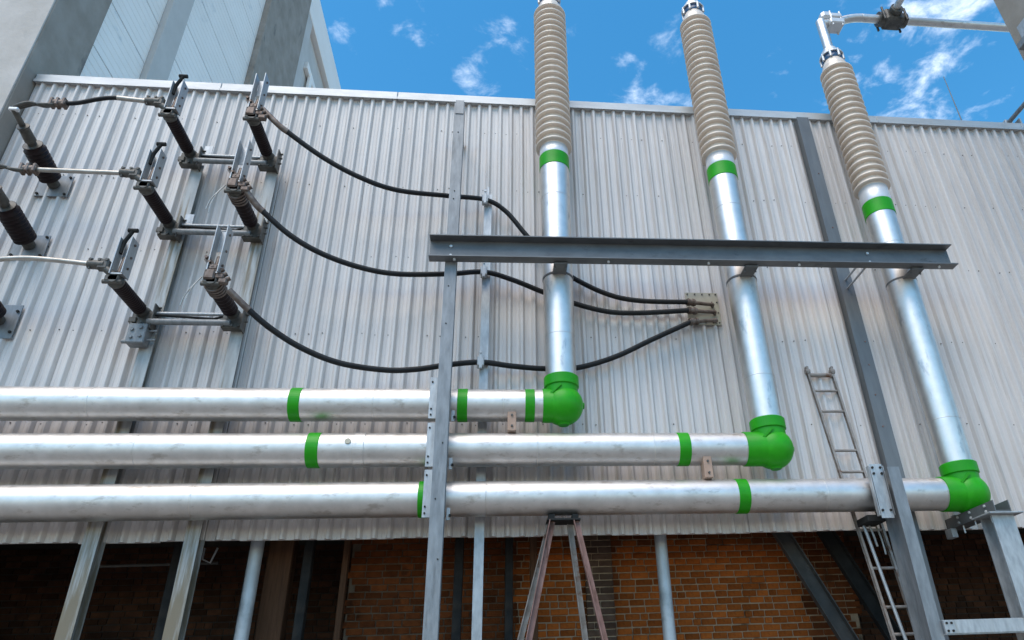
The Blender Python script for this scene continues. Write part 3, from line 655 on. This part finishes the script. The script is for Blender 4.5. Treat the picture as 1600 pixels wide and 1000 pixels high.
# wall bushings at the far left with leads
for k, (zc, lb) in enumerate(((9.14, 'uppermost dark ribbed wall bushing on a square plate at far left'), (7.985, 'middle dark ribbed wall bushing on a square plate at the left edge'), (6.70, 'lowest wall bushing plate, only its right part inside the left edge'))):
    x = -6.955
    t = thing('wall_bushing', lb, 'bushing', (x, -.04, zc), 'ribbed wall bushings')
    child(MB().box((x-.24, -.06, zc-.21 if k < 2 else zc-.27), (x+.24, -.04, zc+.2 if k < 2 else zc+.27), .005), 'base_plate', MT['steel'], t)
    mb = MB()
    for a in (-.2, .2):
        for b in (-.17, .16): mb.bolt((x+a, -.06, zc+b), (0, -1, 0), .02, .025)
    child(mb, 'bolts', MT['black'], t, 'stuff')
    d = Vector((0, -.968, .25)).normalized(); o = Vector((x, -.055, zc))
    child(MB().lathe(o, d, [(0, .085), (.14, .08), (.16, .07)], 20), 'neck', MT['fitting'], t)
    pr = [(.12, .105)]
    for j in range(9): a = .14+j*.062; pr += [(a, .112), (a+.012, .152), (a+.028, .152), (a+.05, .112)]
    pr += [(.72, .12), (.735, .135), (.745, .13)]
    child(MB().lathe(o, d, pr, 28), 'insulator', MT['dark_ins'], t)
    child(MB().lathe(o, d, [(.745, .125), (.75, .062), (.80, .062), (.81, .078), (1.02, .072), (1.04, .085), (1.06, .085), (1.07, .042), (1.33, .038)], 20, False), 'stem', MT['fitting'], t)
    e = o+d*1.33
    child(MB().box(e-Vector((.06, .035, .03)), e+Vector((.07, .035, .025)), .012), 'top_pad', MT['pale'], t)
    # lead to the switch
    zt = (9.845, 8.455, 6.925)[k]
    ld = thing('connecting_lead', ('uppermost lead, bent, from the left wall bushing to the top switch', 'middle lead, straight rod, from the left edge to the second switch', 'lowest lead, pale rod, from the left edge to the bottom switch')[k], 'conductor', e, 'leads to the switches')
    if k == 0: pts = [(-6.40, -1.27, 9.70), (-6.2, -1.26, 9.74), (-5.95, -1.25, 9.845), (-5.7, -1.25, 9.885), (-5.28, -1.24, 9.855)]
    elif k == 1: pts = [(-6.42, -1.26, 8.45), (-5.8, -1.25, 8.455), (-5.28, -1.24, 8.46)]
    else: pts = [(-6.55, -1.26, 6.93), (-6.1, -1.26, 6.985), (-5.7, -1.25, 6.97), (-5.28, -1.24, 6.93)]
    child(MB().tube(pts, .033, 12, 6), 'rod', MT['rod'] if k else MT['cable'], ld)
    if k == 0: child(MB().cyl(pts[3], pts[4], .036, 12), 'sleeve', MT['rod'], ld)
    s0 = Vector(pts[0]); dd = s0-e
    mb = MB()
    for j in range(3):
        w = (j-1)*.05
        mb.tube([e+Vector((0, w*.4, .03)), e+dd*.3+Vector((0, w, .05+.03*j)), e+dd*.6+Vector((0, -w, .04-.03*j)), s0+Vector((-.05, w*.4, .0))], .024, 8, 5)
    child(mb, 'braided_link', MT['fitting'], ld)
    mb = MB().cyl(s0+Vector((-.16, 0, 0)), s0+Vector((.06, 0, 0)), .058, 12)
    for a in (-.14, -.06, .03): mb.cyl(s0+Vector((a, -.06, .05)), s0+Vector((a, .06, .05)), .02, 6).box(s0+Vector((a-.025, -.065, -.07)), s0+Vector((a+.025, .065, .07)), .012)
    child(mb, 'compression_clamp', MT['clamp'], ld)

# ------------------------------------------------------------------ trestle and ladder
tr = thing('angle_iron_trestle', 'rusty four-legged angle iron trestle propping the lowest pipe', 'trestle', (.87, -.5, 0))
child(MB().box((.66, -.64, 3.70), (1.08, -.36, 3.725), .004).box((.68, -.60, 3.726), (.76, -.40, 3.785), .006).box((.98, -.60, 3.726), (1.06, -.40, 3.785), .006), 'top_plate', MT['black'], tr)
for xa, xb, ya, yb, m in ((.72, -.12, -.60, -.98, 'rust'), (.70, -.33, -.40, .0, 'ladder'), (1.02, 1.72, -.60, -.98, 'rust'), (.96, 1.39, -.40, .0, 'ladder')):
    child(MB().bar((xa, ya, 3.70), (xb, yb, 0), 0, 0, (1, 0, 0), [(x-.03, y-.03) for x, y in lprof(.075, .01)]), 'leg', MT[m], tr)
child(MB().bar((.45, -.76, 2.05), (1.35, -.76, 2.05), .05, .008, (0, 0, 1)), 'brace', MT['rust'], tr)
la = thing('ladder', 'worn steel ladder leaning on the hall wall behind the lowest pipe', 'ladder', (5.1, -.5, 0))
def lp(z, s_):
    f = (6.08-z)/3.86
    return Vector((4.735+.225*f+(0 if s_ == 0 else .395-.075*f), -.07-.30*f, z))
for s_ in (0, 1):
    child(MB().bar(lp(6.08, s_), lp(0, s_), .045, .03, (0, 1, 0), uprof(.055, .032, .008)), 'rail', MT['ladder'], la)
    child(MB().cyl(lp(6.03, s_)+Vector((-.035, -.01, 0)), lp(6.03, s_)+Vector((.035, -.01, 0)), .04, 12).box(lp(6.05, s_)-Vector((.02, .045, .06)), lp(6.05, s_)+Vector((.02, .03, .06)), .006), 'hook', MT['ladder'], la)
for z in (5.97, 5.70, 5.36, 4.74, 4.42, 4.1, 3.60, 3.10, 2.62, 2.3, 1.98, 1.66, 1.34, 1.02, .7, .38):
    child(MB().cyl(lp(z, 0), lp(z, 1), .020 if z < 5.9 else .032, 10), 'rung', MT['ladder'], la)
cp_ = thing('conduit_pipe', 'pale thin pipe running down beside the lower ladder rail', 'conduit', (5.1, -.55, 0))
child(MB().tube([(4.90, -.36, 3.70), (4.92, -.38, 3.55), (5.0, -.42, 2.8), (5.12, -.5, 1.6), (5.2, -.6, 0)], .022, 10, 4), 'pipe', MT['galv'], cp_)
child(MB().tube([(4.98, -.36, 3.70), (5.01, -.38, 3.52), (5.03, -.38, 3.36)], .015, 8, 3).tube([(5.08, -.36, 3.66), (5.11, -.38, 3.46), (5.12, -.38, 3.26)], .012, 8, 3), 'loose_ends', MT['galv_rust'], cp_)

# ------------------------------------------------------------------ posts and braces in the dark space under the hall
def round_post(label, x, y, r, m, group=None):
    t = thing('round_post', label, 'post', (x, y, 0), group)
    child(MB().cyl((x, y, 0), (x, y, ZB+.61), r, 28), 'shaft', m, t)
    child(MB().box((x-r-.05, y-r-.05, ZB+.585), (x+r+.05, y+r+.05, ZB+.618), .004), 'head_plate', MT['black'], t)
    return t
round_post('grey round post against the clear orange brickwork', 2.33, .48, .085, MT['grey_pipe'])
child(MB().box((2.18, .60, 0), (2.30, .72, ZB+.61), .006), 'backing_bar', MT['black'], round_post('pale round post beside the brown timber at lower left', -3.09, .45, .085, MT['grey_pipe'])).location = (-5.42, .0, 0)
def square_post(label, x0, x1, y, d, m, name='timber_post', cat='post'):
    t = thing(name, label, cat, ((x0+x1)/2, y, 0))
    child(MB().box((x0, y, 0), (x1, y+d, ZB+.61), .008), 'shaft', m, t); return t
square_post('broad brown timber post right of the pale round post', -3.02, -2.70, .72, .25, MT['timber'])
square_post('dark grey narrow steel post right of the brown timber', -2.55, -2.43, .70, .14, MT['black'], 'steel_post')
square_post('thin dark post at the left end of the brickwork', -2.06, -1.98, .85, .12, MT['timber'])
square_post('dark steel post behind the tall grey-blue column', -.53, -.41, .75, .14, MT['black'], 'steel_post')
square_post('dark timber post left of the trestle', .17, .28, .85, .14, MT['black'])
square_post('blackened timber post just behind the trestle', .52, .62, .85, .14, MT['timber'])
square_post('faint dark post between the two stained posts', -4.30, -4.16, .85, .14, MT['black'], 'steel_post')
square_post('added black steel block filling the dark lower left corner', -7.3, -6.35, .25, .3, MT['black'], 'steel_post')  # black block added to stand in for the dark corner
for lb, p0, p1, m in (('scuffed dark diagonal channel brace across the brickwork', (3.94, .62, 4.24), (5.95, .62, 0), 'brace'), ('black diagonal brace behind the ladder', (4.75, .85, 4.24), (6.75, .85, 0), 'black')):
    t = thing('diagonal_brace', lb, 'brace', p1)
    child(MB().bar(p0, p1, 0, 0, (1, 0, 0), [(-.115, -.05), (.115, -.05), (.115, .05), (.10, .05), (.10, -.035), (-.10, -.035), (-.10, .05), (-.115, .05)]), 'channel', MT[m], t)
t = thing('wall_conduit', 'thin conduit along the dark brickwork at lower left', 'conduit', (-4.6, 1.1, 3.56))
child(MB().cyl((-5.4, 1.12, 3.575), (-3.78, 1.12, 3.59), .02, 8), 'run', MT['brace'], t)
child(MB().tube([(-3.97, 1.05, 3.78), (-3.97, 1.05, 3.63), (-3.86, 1.05, 3.58), (-3.80, 1.05, 3.78)], .014, 8, 1), 'hanger', MT['galv'], t)
